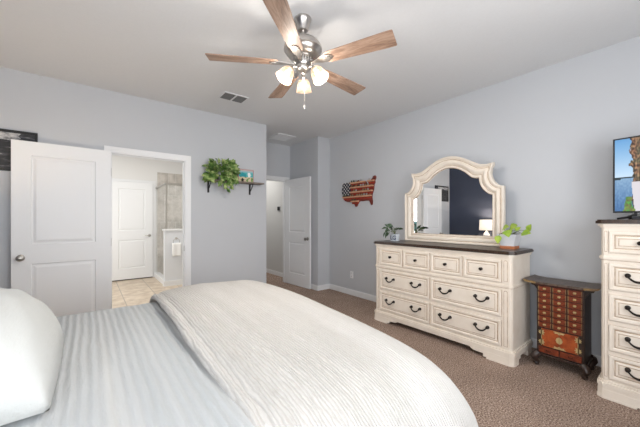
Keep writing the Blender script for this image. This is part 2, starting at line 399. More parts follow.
# doors: two panel moulded leaves; local x 0..w, y -t/2..t/2, z
def door_leaf(name, w_, h_, m=M_white):
    mb = MB(); t_ = .0175
    sm = .125; rails = [(0, .21), (.83, 1.0), (h_-.125, h_)]
    mb.box(0, sm, -t_, t_, 0, h_); mb.box(w_-sm, w_, -t_, t_, 0, h_)
    for a, b_ in rails: mb.box(sm, w_-sm, -t_, t_, a, b_)
    for a, b_ in ((rails[0][1], rails[1][0]), (rails[1][1], rails[2][0])):
        mb.box(sm, w_-sm, -.008, .008, a, b_)
        for sg in (-1, 1):                        # sloped moulding ring then raised field
            rings = [(0, t_), (.012, .0175), (.018, .0085), (.030, .0085), (.052, .0155), (.056, .0155)]
            def rect(i, y): return [(sm+i, sg*y, a+i), (w_-sm-i, sg*y, a+i), (w_-sm-i, sg*y, b_-i), (sm+i, sg*y, b_-i)]
            V = []; F = []
            for i, y in rings: V += rect(i, y)
            for q in range(len(rings)-1):
                for e in range(4): F.append((q*4+e, q*4+(e+1) % 4, q*4+4+(e+1) % 4, q*4+4+e))
            nq = (len(rings)-1)*4; F.append((nq, nq+1, nq+2, nq+3)); mb.faces(V, F)
    return struct(mb.build(name, m))
def knob_part(parent, x, z, side, dark=False):
    mb = MB(); M = Matrix.Translation((x, side*.0175, z)) @ Matrix.Rotation(-side*PI/2, 4, 'X')
    mb.lathe([(.032, 0), (.032, .006), (.026, .010), (.012, .012), (.011, .034), (.020, .040), (.028, .050), (.029, .060), (.024, .070), (.010, .076)], 20, M=M)
    return mb.build('door_knob', M_satin, parent, smooth=True)
def hinge_part(parent, z, x=0, y=-.024):
    mb = MB(); mb.tube([(x, y, z-.045), (x, y, z+.045)], .006, 8); mb.box(x, x+.002+.03, y+.004, y+.0075, z-.045, z+.045)
    return mb.build('hinge', M_satin, parent)
# bathroom door, swung open almost flat against the wall; hinge at left jamb
d1 = door_leaf('door_1', .785, 2.03)
d1.location = (.205, 4.092, .008); d1.rotation_euler = (0, 0, PI + math.radians(1.6))
knob_part(d1, .785-.065, .885, 1); knob_part(d1, .785-.065, .885, -1).scale = (1, .62, 1)
# (local +y faces the room since the leaf is turned half round)
for z in (.25, 1.0, 1.8): hinge_part(d1, z)
# bathroom far door, closed
d2 = door_leaf('door_2', .755, 2.02); d2.location = (.353, 7.318, .02)
mb = MB(); M = Matrix.Translation((.755-.06, -.0175, .90)) @ Matrix.Rotation(PI/2, 4, 'X')
mb.lathe([(.028, 0), (.028, .008), (.01, .012), (.01, .04)], 16, M=M); mb.tube([(.695, -.055, .90), (.64, -.058, .90), (.60, -.055, .898)], [.009, .008, .006], 8)
mb.build('door_handle', M_satin, d2, smooth=True)
mb = MB(); mb.box(.353, 1.108, 7.32, 7.338, 0, .02); struct(mb.build('door_gap_shade', M_dark))  # dark strip standing in for the shade under the closed door
# bedroom entry door, open into the alcove
d3 = door_leaf('door_3', .765, 2.03)
d3.location = (3.108, 5.045, .01); d3.rotation_euler = (0, 0, math.atan2(4.30-5.045, 3.150-3.108))
knob_part(d3, .765-.06, .90, -1); knob_part(d3, .765-.06, .90, 1).scale = (1, .6, 1)
for z in (.25, 1.0, 1.8): hinge_part(d3, z, 0, .024)

# thermostat in the hall
th = thing('thermostat', 'small dark square thermostat on the hall wall, seen through the entry doorway', 'thermostat', (3.36, 5.74, 1.46))
mb = MB(); mb.box(-.012, 0, -.055, .055, -.01, .10, bev=.004); mb.build('mounting_plate', mat('thermostat_plate', (.55, .55, .55), .4), th)
mb = MB(); mb.box(-.030, -.012, -.042, .042, .003, .087, bev=.006); mb.build('display', M_black, th)

# outlet
ot = thing('wall_outlet', 'white electrical outlet low on the right wall left of the dresser', 'outlet', (XR, 3.555, .34))
mb = MB(); mb.box(-.006, 0, -.036, .036, -.058, .058, bev=.003); mb.build('cover_plate', M_white, ot)
for z in (-.028, .028):
    mb = MB(); mb.box(-.009, -.0055, -.017, .017, z-.017, z+.017, bev=.003)
    so = mb.build('socket', M_white, ot)
    mb = MB(); mb.box(-.0096, -.0088, -.008, -.005, z-.006, z+.008); mb.box(-.0096, -.0088, .005, .008, z-.006, z+.008); mb.build('slots', M_dark, so)

# ceiling registers
cv = thing('ceiling_vent', 'dark grey two-panel air vent in the bedroom ceiling left of the fan', 'vent', (1.382, 3.443, H))
mb = MB()
mb.box(-.150, .150, -.112, -.098, -.010, 0); mb.box(-.150, .150, .098, .112, -.010, 0)
mb.box(-.150, -.136, -.098, .098, -.010, 0); mb.box(.136, .150, -.098, .098, -.010, 0); mb.box(-.009, .009, -.098, .098, -.012, 0)
mb.build('frame', M_ceil, cv)
for sx in (-1, 1):
    a, b_ = sorted((sx*.010, sx*.135)); mb = MB(); mb.box(a, b_, -.098, .098, -.003, 0, mi=1)
    for k in range(11):
        y = -.088+k*.0176; mb.box(a, b_, y-.006, y+.004, -.009, -.004, M=Matrix.Identity(4))
    mb.build('louvre_panel', [M_ventgrey, M_ventdark], cv)
rv = thing('return_vent', 'white square air return grille in the alcove ceiling by the entry door', 'vent', (2.735, 4.575, H))
mb = MB()
for q in ((-.18, .18, -.18, -.155), (-.18, .18, .155, .18), (-.18, -.155, -.155, .155), (.155, .18, -.155, .155)): mb.box(*q, -.012, 0)
mb.build('frame', M_white, rv)
mb = MB()
for k in range(14): mb.box(-.155, .155, -.148+k*.0222, -.134+k*.0222, -.008, -.002)
mb.build('grille', M_white, rv)

# ------------------------------------------------------------------ bed
bed = thing('bed', 'wide bed in the foreground under the grey-blue coverlet', 'bed', (0, 0, 0))
mb = MB(); mb.box(-1.02, 1.12, .66, 2.48, .33, .652, bev=.05); mb.build('mattress', M_mattress, bed, smooth=True)
mb = MB(); mb.box(-1.02, 1.11, .67, 2.47, .10, .33, bev=.015); mb.build('box_spring', M_mattress, bed)
for sx in (-.95, 1.02):
    for sy in (.75, 2.38):
        mb = MB(); mb.tube([(sx, sy, 0), (sx, sy, .10)], [.025, .032], 12); mb.build('leg', M_ebony, bed)

def path_fn(pts):
    """Catmull-like smooth path through 2D points by arc length"""
    P = [Vector(p) for p in pts]
    for _ in range(2):
        Q = [P[0]]
        for a, b_ in zip(P, P[1:]): Q += [a*.75+b_*.25, a*.25+b_*.75]
        Q.append(P[-1]); P = Q
    Ls = [0]
    for a, b_ in zip(P, P[1:]): Ls.append(Ls[-1]+(b_-a).length)
    T = Ls[-1]
    def f(u):
        s = u*T
        for i in range(len(P)-1):
            if s <= Ls[i+1] or i == len(P)-2:
                k = (s-Ls[i])/max(1e-9, Ls[i+1]-Ls[i]); return P[i].lerp(P[i+1], min(1, k))
    return f
def cloth(name, xpath, ypath, m, nu, nv, zmin, wob, thick, wobx=0, crease=0):
    fx, fy = path_fn(xpath), path_fn(ypath); mb = MB()
    FX = [fx(i/(nu-1)) for i in range(nu)]; FY = [fy(j/(nv-1)) for j in range(nv)]
    def fn(u, v):
        p = FX[round(u*(nu-1))]; q = FY[round(v*(nv-1))]
        z = p[1] - q[1]
        if z < zmin: z = zmin + (z-zmin)*.04
        top = max(0, min(1, (z-.45)/.2))
        nz = noise.noise(Vector((p[0]*2.2, q[0]*1.3, 3)))*wob + noise.noise(Vector((p[0]*9, q[0]*1.6, 7)))*wob*.45
        dx = (noise.noise(Vector((1.7, q[0]*2.4, 0)))*wobx + noise.noise(Vector((5.7, q[0]*7, 0)))*wobx*.3) * max(0, 1-(p[0]-.35)/.25) if wobx else 0
        # folds of the hanging parts
        sd = (1-top)
        fold = .018*math.sin(p[0]*17+q[0]*13)*sd
        return Vector((p[0]+dx+fold*.6, q[0]+fold*.6, z+nz*top))
    mb.grid(nu, nv, fn)
    o = mb.build(name, m, smooth='all')
    s = o.modifiers.new('solid', 'SOLIDIFY'); s.thickness = thick; s.offset = -1
    return o
cv_ = cloth('coverlet', [(-1.04, .45), (-1.04, .60), (-1.02, .672), (-.9, .680), (0, .680), (1.0, .678), (1.09, .672), (1.14, .63), (1.15, .5), (1.155, .34)],
            [(.615, .34), (.615, .15), (.625, .05), (.70, .006), (.9, 0), (2.2, 0), (2.42, .004), (2.51, .03), (2.545, .1), (2.55, .34)],
            M_coverlet, 150, 120, .30, .006, .012)
tag(cv_, 'grey-blue ribbed coverlet spread flat over the bed', 'coverlet')
cf = cloth('comforter', [(.53, .701), (.45, .699), (.395, .699), (.365, .712), (.366, .735), (.388, .750), (.408, .738), (.418, .750), (.46, .766), (.7, .772), (1.0, .768), (1.12, .758), (1.20, .728), (1.235, .66), (1.247, .52), (1.255, .26)],
           [(.50, .44), (.51, .32), (.53, .23), (.58, .165), (.66, .10), (.80, .055), (1.1, .028), (1.5, .010), (1.8, 0), (2.2, .002), (2.42, .014), (2.52, .04), (2.585, .10), (2.60, .25), (2.605, .44)],
           M_comforter, 190, 150, .24, .012, .022, .022)
tag(cf, 'cream crinkled comforter folded back across the foot of the bed', 'comforter')

# pillow
def pillow(loc, rot, W, D, T):
    mb = MB()
    def surf(sg):
        def fn(u, v):
            x, y = (u*2-1), (v*2-1)
            e = max(0, (1-abs(x)**2.6))**.5 * max(0, (1-abs(y)**2.6))**.5
            pin = 1 - .02*(x*x*y*y)
            px_ = x*W/2*(1-.07*(y*y)*(1-x*x) * 0 - .05*(1-y*y)*0) * pin; py_ = y*D/2*pin
            cr = noise.noise(Vector((x*2.1, y*1.5, sg*3)))*.022 + noise.noise(Vector((x*5+y*4, y*1.4-x, sg*5)))*.014
            return Vector((px_, py_, (T*.80*e if sg > 0 else -T*.04*e) + cr*e*(1 if sg > 0 else .1)))
        return fn
    mb.grid(48, 48, surf(1)); mb.grid(48, 48, surf(-1))
    bmesh.ops.remove_doubles(mb.bm, verts=mb.bm.verts, dist=.0008)
    o = mb.build('pillow', M_pillow, smooth='all'); o.location = loc; o.rotation_euler = rot
    return o
pw = pillow((-.40, 1.565, .697), (0, 0, 0), .63, .75, .42)
tag(pw, 'plump white pillow lying on the coverlet at the head of the bed', 'pillow')

# ------------------------------------------------------------------ dresser and chest (same family)
def outline(w_, d_, ch, o=0):
    """plan polygon: x 0..w, y 0 (front) .. d, front corners chamfered; o = outward offset"""
    return [(-o, d_), (-o, ch-o*.4), (-o+ (ch-o*.4)*.35, (ch-o*.4)*.35 - o*.3), (ch-o*.4, -o), (w_-ch+o*.4, -o), (w_+o-(ch-o*.4)*.35, (ch-o*.4)*.35-o*.3), (w_+o, ch-o*.4), (w_+o, d_)]
def bail_handle(parent, x, z, half=.054):
    mb = MB()
    for sx in (-1, 1):
        M = Matrix.Translation((x+sx*half, -.001, z)) @ Matrix.Rotation(PI/2, 4, 'X')
        mb.lathe([(.0155, 0), (.0155, .004), (.010, .008), (.008, .016), (.012, .020), (.0125, .025), (.006, .030)], 12, M=M)
    pts = []
    for k in range(13):
        t_ = -1+2*k/12; pts.append((x+t_*(half+.004*0), -.024-.006*(1-t_*t_), z-.036*(1-abs(t_)**2.4)))
    mb.tube(pts, [.0052+.0032*(1-abs(-1+2*k/12)) for k in range(13)], 8)
    return mb.build('handle', M_bronze, parent, smooth=True)
def round_knob(parent, x, z, r=.015):
    mb = MB(); M = Matrix.Translation((x, -.001, z)) @ Matrix.Rotation(PI/2, 4, 'X')
    mb.lathe([(r*.9, 0), (r*.9, .003), (r*.45, .006), (r*.4, .014), (r*.95, .018), (r, .024), (r*.7, .029), (r*.2, .031)], 16, M=M)
    return mb.build('knob', M_bronze, parent, smooth=True)
def drawer(root, x0, x1, z0, z1, pulls):
    """front proud of the carcass: stepped frame, glazed groove, raised field"""
    dr = bpy.data.objects.new('drawer', None)
    V = []; F = []; MI = []
    rings = [(0, .004), (0, -.010), (.004, -.014), (.020, -.014), (.028, -.006), (.031, -.006), (.034, -.009), (.045, -.012), (.048, -.012), (.0495, -.0105), (.0515, -.0105), (.053, -.012)]
    mis = [1, 0, 0, 0, 1, 1, 0, 0, 1, 1, 1]
    mb = MB()
    for i, y in rings: V += [(x0+i, y, z0+i), (x1-i, y, z0+i), (x1-i, y, z1-i), (x0+i, y, z1-i)]
    vv = [mb.bm.verts.new(p) for p in V]
    for q in range(len(rings)-1):
        for e in range(4):
            f = mb.bm.faces.new([vv[q*4+e], vv[q*4+(e+1) % 4], vv[q*4+4+(e+1) % 4], vv[q*4+4+e]]); f.material_index = mis[q]
    k = (len(rings)-1)*4; mb.bm.faces.new([vv[k], vv[k+1], vv[k+2], vv[k+3]]); mb.bm.faces.new([vv[3], vv[2], vv[1], vv[0]])
    bpy.data.objects.remove(dr)
    dr = mb.build('drawer', [M_cream, M_glaze], root)
    for kind, x, z in pulls:
        h_ = round_knob(dr, x, z) if kind == 'k' else bail_handle(dr, x, z)
        h_.location = (0, -.012, 0)
    return dr
def case_piece(root, W, D, Ht, ch, drawers, band_z, post_inset, feet_w, cuts):
    zt = Ht-.028
    mb = MB()
    mb.prism(outline(W, D, ch), .118, zt-.028)
    # moulding below the top drawers, thin dark line of glaze beneath
    mb.prism(outline(W, D, ch, .006), band_z-.014, band_z+.014); mb.prism(outline(W, D, ch, .012), band_z-.006, band_z+.008)
    mb.prism(outline(W, D, ch, .0035), band_z-.018, band_z-.014, mi=1)
    mb.prism(outline(W, D, ch, .008), zt-.030, zt-.016); mb.prism(outline(W, D, ch, .018), zt-.016, zt-.004); mb.prism(outline(W, D, ch, .012), zt-.004, zt)
    mb.build('carcass', [M_cream, M_glaze], root)
    mb = MB(); mb.prism(outline(W, D+.0, ch, .030), zt, zt+.020); mb.prism(outline(W, D, ch, .022), zt+.020, Ht)
    mb.build('top', M_darktop, root)
    # plinth: moulding + apron with cut-out between bracket feet
    mb = MB()
    mb.prism(outline(W, D, ch, .022), .085, .112); mb.prism(outline(W, D, ch, .014), .112, .124); mb.prism(outline(W, D, ch, .0165), .081, .085, mi=1)
    mb.prism(outline(W, D, ch, .018), .062, .083)
    mb.build('plinth', [M_cream, M_glaze], root)
    for sx in (0, 1):                                      # front feet wrap the chamfered corner
        def X(x): return x if sx == 0 else W-x
        o = .020
        pl = [(X(feet_w), -o+.0), (X(ch-o*.4), -o), (X(-o+(ch-o*.4)*.35), (ch-o*.4)*.35-o*.3), (X(-o), ch-o*.4), (X(-o), .14), (X(-o+.03), .14), (X(.02), ch+.01), (X(ch+.01), .012), (X(feet_w), .012)]
        mb = MB(); mb.prism([(x, y) for x, y in pl], .040, .064)
        pl2 = [(X(feet_w-.07), -o), *pl[1:4], (X(-o), .10), (X(-o+.03), .10), pl[6], pl[7], (X(feet_w-.07), .012)]
        mb.prism(pl2, .012, .040)
        pl3 = [(X(feet_w-.10), -o-.004), (X(ch-o*.4), -o-.004), (X(-o+(ch-o*.4)*.35-.003), (ch-o*.4)*.35-o*.3-.003), (X(-o-.004), ch-o*.4), (X(-o-.004), .085), (X(-o+.03), .085), pl[6], pl[7], (X(feet_w-.10), .012)]
        mb.prism(pl3, 0, .014)
        # scroll curve easing the foot into the apron
        cx = feet_w; pts = [(cx-.002, .064), (cx-.002, .040)] + [(cx-.002+.05*math.sin(a), .064-.024*math.cos(a)) for a in (.4, .8, 1.2, 1.57)]
        mb.prism([(X(p[0]), p[1]) for p in pts], -o, .012, axis='y')
        mb.build('foot', M_cream, root)
        mb = MB(); x0, x1 = sorted((X(-.015), X(.05))); mb.box(x0, x1, D-.10, D, 0, .064, bev=.004); mb.build('foot', M_cream, root)
    # pilasters with rounded-head grooves beside the drawers
    for sx in (0, 1):
        def X(x): return x if sx == 0 else W-x
        mb = MB(); xa, xb = sorted((X(ch-.004), X(post_inset-.005))); xm = (xa+xb)/2; hw = (xb-xa)/2
        for za, zb in ((.135, band_z-.026), (band_z+.022, zt-.040)):
            rr = hw*.62
            outl = [(xm-hw, za), (xm+hw, za), (xm+hw, zb), (xm-hw, zb)]
            mb.prism(outl, -.006, .002, axis='y')
            arch = [(xm-rr, za+.02), (xm+rr, za+.02)] + [(xm+rr*math.cos(a*PI/8), zb-.012-rr+rr*math.sin(a*PI/8)) for a in range(9)]
            mb.prism(arch, -.0075, .001, axis='y', mi=1)
            arch = [(xm-rr*.72, za+.024), (xm+rr*.72, za+.024)] + [(xm+rr*.72*math.cos(a*PI/8), zb-.014-rr+rr*.8*math.sin(a*PI/8)) for a in range(9)]
            mb.prism(arch, -.0095, .001, axis='y')
        mb.build('pilaster', [M_cream, M_glaze], root)
    for dr in drawers: drawer(root, *dr)

WD = 1.54
dresser = thing('dresser', 'wide cream antiqued dresser with eight drawers and dark wood top under the mirror', 'dresser', (2.875, 2.515, 0), -PI/2)
pi_ = .078; c0, c1 = pi_+.004, WD-pi_-.004; mid = (c0+c1)/2; g = .016
dl = []
for k in range(4):
    wq = (c1-c0-3*g)/4 ; a = c0+k*(wq+g); dl.append((a, a+wq, .712, .908, [('k', a+wq/2, .812)]))
for (za, zb) in ((.150, .378), (.412, .648)):
    for a, b_ in ((c0, mid-g/2), (mid+g/2, c1)):
        wq = b_-a; dl.append((a, b_, za, zb, [('h', a+wq*.24, (za+zb)/2+.022), ('h', b_-wq*.24, (za+zb)/2+.022)]))
case_piece(dresser, WD, .445, .990, .026, dl, .682, pi_, .30, None)

WC = .95
chest = thing('chest_of_drawers', 'tall cream antiqued chest with dark top under the television at right edge', 'chest', (2.90, .418, 0), -PI/2)
c0, c1 = .042, WC-.042; mid = (c0+c1)/2
dl = [(c0, mid-.008, 1.035, 1.185, [('k', .195, 1.11)]), (mid+.008, c1, 1.035, 1.185, [('k', WC-.195, 1.11)])]
for za, zb in ((.775, .962), (.560, .742), (.345, .527), (.145, .312)):
    dl.append((c0, c1, za, zb, [('h', .190, (za+zb)/2+.018), ('h', WC-.190, (za+zb)/2+.018)]))
case_piece(chest, WC, .54, 1.268, .018, dl, .998, .044, .28, None)

# ------------------------------------------------------------------ mirror on the dresser
mir = thing('dresser_mirror', 'large arched mirror in a cream shouldered frame standing on the dresser', 'mirror', (3.318, 1.772, .990), -PI/2); mir.scale = (.9775, .9775, .9775)
PO = [(0,1.03),(.05,1.027),(.10,1.016),(.15,1.0),(.20,.975),(.25,.947),(.31,.913),(.36,.888),(.43,.878),(.502,.888),(.502,.858),(.483,.828),(.477,.766),(.488,.725),(.505,.690),(.535,.655),(.563,.638),(.602,.631),(.602,.3),(.602,0)]
PI_ = [(0,.892),(.04,.888),(.075,.879),(.115,.866),(.150,.848),(.195,.818),(.24,.778),(.273,.750),(.31,.740),(.345,.738),(.347,.722),(.350,.700),(.360,.665),(.372,.638),(.388,.612),(.42,.578),(.448,.557),(.484,.545),(.484,.3),(.484,.105)]
def full(P): return [(-x, z) for x, z in P[::-1]][0:] + P[1:]
fo, fi = full(PO), full(PI_)
prof = [(0, .0), (0, -.040), (.05, -.050), (.14, -.052), (.20, -.042), (.25, -.040), (.27, -.036), (.31, -.036), (.34, -.044), (.52, -.050), (.62, -.044), (.72, -.030), (.76, -.026), (.80, -.026), (.84, -.030), (.95, -.030), (1.0, -.022), (1.0, -.006)]
pm = [0,0,0,0,0,0,1,0,0,0,0,0,1,0,0,1,0]
mb = MB(); n = len(fo); rows = []
for t_, y in prof:
    rows.append([mb.bm.verts.new((a[0]+(c[0]-a[0])*t_, y, a[1]+(c[1]-a[1])*t_)) for a, c in zip(fo, fi)])
for q in range(len(rows)-1):
    for e in range(n):
        f = mb.bm.faces.new([rows[q][e], rows[q][(e+1) % n], rows[q+1][(e+1) % n], rows[q+1][e]]); f.material_index = pm[q]
mb.build('frame', [M_cream, M_glaze], mir)
mb = MB(); mb.prism(fi, -.012, -.006, axis='y'); mb.build('glass', M_mirror, mir)
mb = MB(); mb.prism([(x*.97, .01+z*.965) for x, z in fo], -.004, .010, axis='y'); mb.build('backing_board', M_ebony, mir)

# ------------------------------------------------------------------ small apothecary cabinet
cab = thing('apothecary_cabinet', 'small dark cabinet of red-brown drawers with brass fittings between dresser and chest', 'cabinet', (3.09, .856, 0), -PI/2)
CW, CD = .316, .25
mb = MB(); mb.box(0, CW, 0, CD, .105, .702, bev=.003); mb.build('carcass', M_ebony, cab)
for sx in (0, 1):                                          # rails under the overhanging top
    def X(x): return x if sx == 0 else CW-x
    mb = MB(); mb.prism([(X(0), .704), (X(-.055), .704), (X(-.050), .690), (X(-.028), .684), (X(-.014), .664), (X(0), .640)], .03, .045, axis='y')
    mb.build('corner_bracket', M_ebony, cab)
mb = MB()
tp = [(-.093, .735), (-.085, .724), (-.06, .716), (0, .712), (CW, .712), (CW+.06, .716), (CW+.085, .724), (CW+.093, .735)]
tp2 = [(-.093, .742), (-.060, .735), (0, .730), (CW, .730), (CW+.060, .735), (CW+.093, .742)]
mb.prism(tp + tp2[::-1], -.035, CD+.02, axis='y')
mb.build('top', M_capwood, cab)
mb = MB()
mb.prism([(-.093, .735), (-.085, .724), (-.06, .716), (.0, .712), (0, .729), (-.060, .734), (-.093, .741)], -.037, -.0352, axis='y')
mb.build('edge_mount', M_gold_edge, cab); mb = MB()
mb.prism([(CW+.093, .735), (CW+.085, .724), (CW+.06, .716), (CW, .712), (CW, .729), (CW+.060, .734), (CW+.093, .741)], -.037, -.0352, axis='y')
mb.build('edge_mount', M_gold_edge, cab)
mb = MB(); mb.box(0, CW, -.004, .012, .702, .712); mb.build('cornice', M_redwood, cab)
cw3 = (CW-.024-.016)/3; rz = (.698-.338)/7
proto = None
for c in range(3):
    for r_ in range(7):
        x = .012+c*(cw3+.008); z = .338+r_*rz
        if proto is None:
            mb = MB(); mb.box(0, cw3, -.010, .0, .003, rz-.002, bev=.002); proto = mb.build('drawer', M_redwood, cab)
            mb = MB(); mb.box(cw3/2-.009, cw3/2+.009, -.0125, -.010, rz/2-.004, rz/2+.008)
            mb.tube([(cw3/2-.010, -.013, rz/2+.002), (cw3/2-.007, -.019, rz/2-.006), (cw3/2+.007, -.019, rz/2-.006), (cw3/2+.010, -.013, rz/2+.002)], .0018, 6)
            mb.build('pull', M_brass, proto)
            for q in (0, 1):
                xx = .001 if q == 0 else cw3-.007
                mb = MB(); mb.box(xx, xx+.006, -.0115, -.010, .006, rz-.006); mb.build('end_mount', M_gold_edge, proto)
            d = proto
        else:
            d = dup(proto, cab)
        d.location = (x, 0, z)
for sx in (0, 1):
    a, b_ = (.012+.022, CW/2-.001) if sx == 0 else (CW/2+.001, CW-.012-.022)
    mb = MB(); mb.box(a, b_, -.010, 0, .182, .330, bev=.002); dd = mb.build('door', M_orangewood, cab)
    # pierced brass mounts: outer hinge plates, top and bottom corner mounts and centre lock plate
    mb = MB()
    def bat(cx, cz, s, fl):
        P = [(0, 1), (.35, .55), (.8, .75), (.55, .25), (1, 0), (.55, -.25), (.8, -.75), (.35, -.55), (0, -1)]
        mb.prism([(cx+fl*p[0]*s, cz+p[1]*s*1.1) for p in P], -.0125, -.0095, axis='y')
    ex = a if sx == 0 else b_; fl = 1 if sx == 0 else -1; ic = b_ if sx == 0 else a
    for cz in (.215, .297): bat(ex, cz, .028, fl)
    mb.box(min(ex, ex+fl*.006), max(ex, ex+fl*.006), -.0125, -.0095, .185, .327)
    mb.build('hinge_plate', M_brass, dd); mb = MB()
    mb.prism([(ic, .327), (ic-fl*.040, .327), (ic-fl*.026, .318), (ic-fl*.030, .309), (ic-fl*.012, .314), (ic, .304)], -.0125, -.0095, axis='y')
    mb.build('corner_mount', M_brass, dd); mb = MB()
    mb.prism([(ic, .185), (ic-fl*.045, .185), (ic-fl*.030, .194), (ic-fl*.034, .203), (ic-fl*.012, .198), (ic, .208)], -.0125, -.0095, axis='y')
    mb.build('corner_mount', M_brass, dd); mb = MB()
    mb.prism([(ic, .285), (ic-fl*.016, .276), (ic-fl*.022, .257), (ic-fl*.016, .238), (ic, .228)], -.0135, -.0095, axis='y')
    mb.build('lock_plate', M_brass, dd)
    for cz in (.215, .297):
        mb = MB(); bat(ex-fl*.002, cz, .019, -fl); mb.build('hinge_mount', M_brass, cab)
    a, b_ = (.016, CW/2-.003) if sx == 0 else (CW/2+.003, CW-.016)
    mb = MB(); mb.box(a, b_, -.008, 0, .122, .172, bev=.002); d = mb.build('lower_drawer', M_redwood, cab)
    mb = MB(); xm = (a+b_)/2; mb.tube([(xm-.014, -.009, .15), (xm-.01, -.015, .142), (xm+.01, -.015, .142), (xm+.014, -.009, .15)], .002, 6); mb.build('pull', M_bronze, d)
mb = MB(); mb.box(-.012, CW+.012, -.014, CD+.004, .098, .114, bev=.004)
ap = [(.0, .100)] + [(.0+CW*t_/10, .100-.0-(.022 if t_ in (0, 10) else .010 if t_ in (1, 9, 4, 6) else .016 if t_ == 5 else .003)) for t_ in range(11)] + [(CW, .100)]
mb.prism(ap, -.006, .006, axis='y'); mb.build('base_rail', M_ebony, cab)
for sx in (0, 1):
    for sy in (0, 1):
        x = .008 if sx == 0 else CW-.008; y = .004 if sy == 0 else CD-.012; ox = -1 if sx == 0 else 1; oy = -1 if sy == 0 else 1
        P = [(0, 0, .108), (.014, .014, .092), (.022, .02, .072), (.014, .012, .048), (.002, .002, .030), (.006, .005, .016), (.018, .014, .008), (.022, .016, .014)]
        rr = [.028, .031, .028, .020, .016, .020, .019, .012]
        mb = MB(); mb.tube([(x+ox*p[0], y+oy*p[1], max(p[2], r0*.9)) for p, r0 in zip(P, rr)], rr, 12); mb.build('leg', M_ebony, cab, smooth=True)

# ------------------------------------------------------------------ television
tv = thing('television', 'flat black television showing a blue lake scene on top of the tall chest', 'television', (3.085, -.10, 1.268), -PI/2 - math.radians(5))
TW, TH = .97, .555
mb = MB(); mb.box(-TW/2, TW/2, 0, .030, .060, .060+TH, bev=.004); mb.box(-TW*.33, TW*.33, .030, .060, .10, .42, bev=.012); mb.build('housing', M_black, tv)
mb = MB()
for q in ((-TW/2, TW/2, .060, .072), (-TW/2, TW/2, .060+TH-.010, .060+TH), (-TW/2, -TW/2+.010, .072, .05+TH), (TW/2-.010, TW/2, .072, .05+TH)): mb.box(q[0], q[1], -.004, .001, q[2], q[3])
mb.build('bezel', M_black, tv)
def sea(u, v):
    u *= 2.45
    r = random.random()
    hz = .46
    n1_ = noise.noise(Vector((u*14, v*14, 2))); n2_ = noise.noise(Vector((u*40, v*30, 5)))
    edge = .245 + .05*noise.noise(Vector((0, v*9, 1))) + .03*n2_ + (-.035 if v > .62 else 0)
    if v < .20 and abs(u-.19-.03*n1_) < .075*(1-v/.26)+.01: return lin(92+60*n1_, 120+60*n2_, 62)
    if v < .40 and u > .225 + .05*(.40-v)*2 and u < .42: return lin(205, 200, 205)
    if u > edge: return lin(105+110*n2_+30*n1_, 82+90*n2_, 62+70*n2_)
    if v > hz+.012: 
        k = (v-hz)/(1-hz); return lin(190-95*k, 212-62*k, 232-32*k)
    if v > hz-.008 or (v > hz-.02 and u < .08): return lin(38, 52, 58)
    k = v/hz; return lin(66+60*k+22*n2_, 104+55*k+22*n2_, 150+40*k+18*n2_)
pc = picture('screen', painted('screen_picture', .62), 300, 110, TW-.020, TH-.022, sea, tv, -.001)
pc.location = (0, 0, .072)
for sx in (-1, 1):
    mb = MB(); x = sx*TW*.38; mb.tube([(x, .012, .064), (x, .008, .034), (x+sx*.035, -.035, .016), (x+sx*.075, -.085, .007)], [.009, .010, .008, .007], 8)
    mb.tube([(x, .010, .036), (x+sx*.03, .06, .014), (x+sx*.05, .11, .007)], [.009, .008, .007], 8); mb.build('stand_foot', M_black, tv, smooth=True)
for q in [q for q in bpy.data.objects if q.parent == tv and not q.name.startswith('stand_foot')]: q.location.z -= .010
rm = thing('cable_box', 'small black box beneath the television on the tall chest', 'box', (2.99, .20, 1.268), -PI/2)
mb = MB(); mb.box(-.07, .07, -.05, .0, 0, .026, bev=.004); mb.build('case', M_black, rm)
mb = MB(); mb.box(-.062, .062, -.0515, -.0495, .008, .018); mb.build('front_panel', mat('smoked_panel', (.03, .03, .035), .1), rm)

# ------------------------------------------------------------------ ceiling fan
FX_, FY_ = 1.2405, 1.779
fan = thing('ceiling_fan', 'brushed nickel ceiling fan with five wooden blades and three lit shades', 'ceiling fan', (FX_, FY_, H))
mb = MB(); mb.lathe([(.062, 0), (.062, -.012), (.056, -.020), (.040, -.075), (.036, -.088), (.018, -.090)], 32); mb.build('canopy', M_nickel, fan, smooth=True)
mb = MB(); mb.lathe([(.013, -.08), (.013, -.118), (.024, -.120), (.026, -.135), (.032, -.162)], 20); mb.build('downrod', M_nickel, fan, smooth=True)
mb = MB(); mb.lathe([(.03, -.158), (.075, -.162), (.112, -.176), (.132, -.198), (.140, -.222), (.140, -.234), (.132, -.240), (.128, -.252), (.108, -.274), (.085, -.286), (.06, -.29)], 40); mb.build('motor_housing', M_nickel, fan, smooth=True)
mb = MB(); mb.lathe([(.074, -.286), (.076, -.300), (.060, -.308)], 32)
for k in range(20):
    a = 2*PI*k/20; mb.tube([(.070*math.cos(a), .070*math.sin(a), -.285), (.062*math.cos(a), .062*math.sin(a), -.318)], .006, 6)
mb.lathe([(.058, -.305), (.056, -.335), (.050, -.345)], 32); mb.build('blade_hub', M_nickel, fan, smooth=True)
mb = MB(); mb.lathe([(.046, -.343), (.050, -.352), (.050, -.372), (.040, -.385), (.020, -.395), (.008, -.400)], 28); mb.build('light_fitter', M_nickel, fan, smooth=True)
zb = 2.41 - H
ph = math.radians(-66.1)
bl0 = None
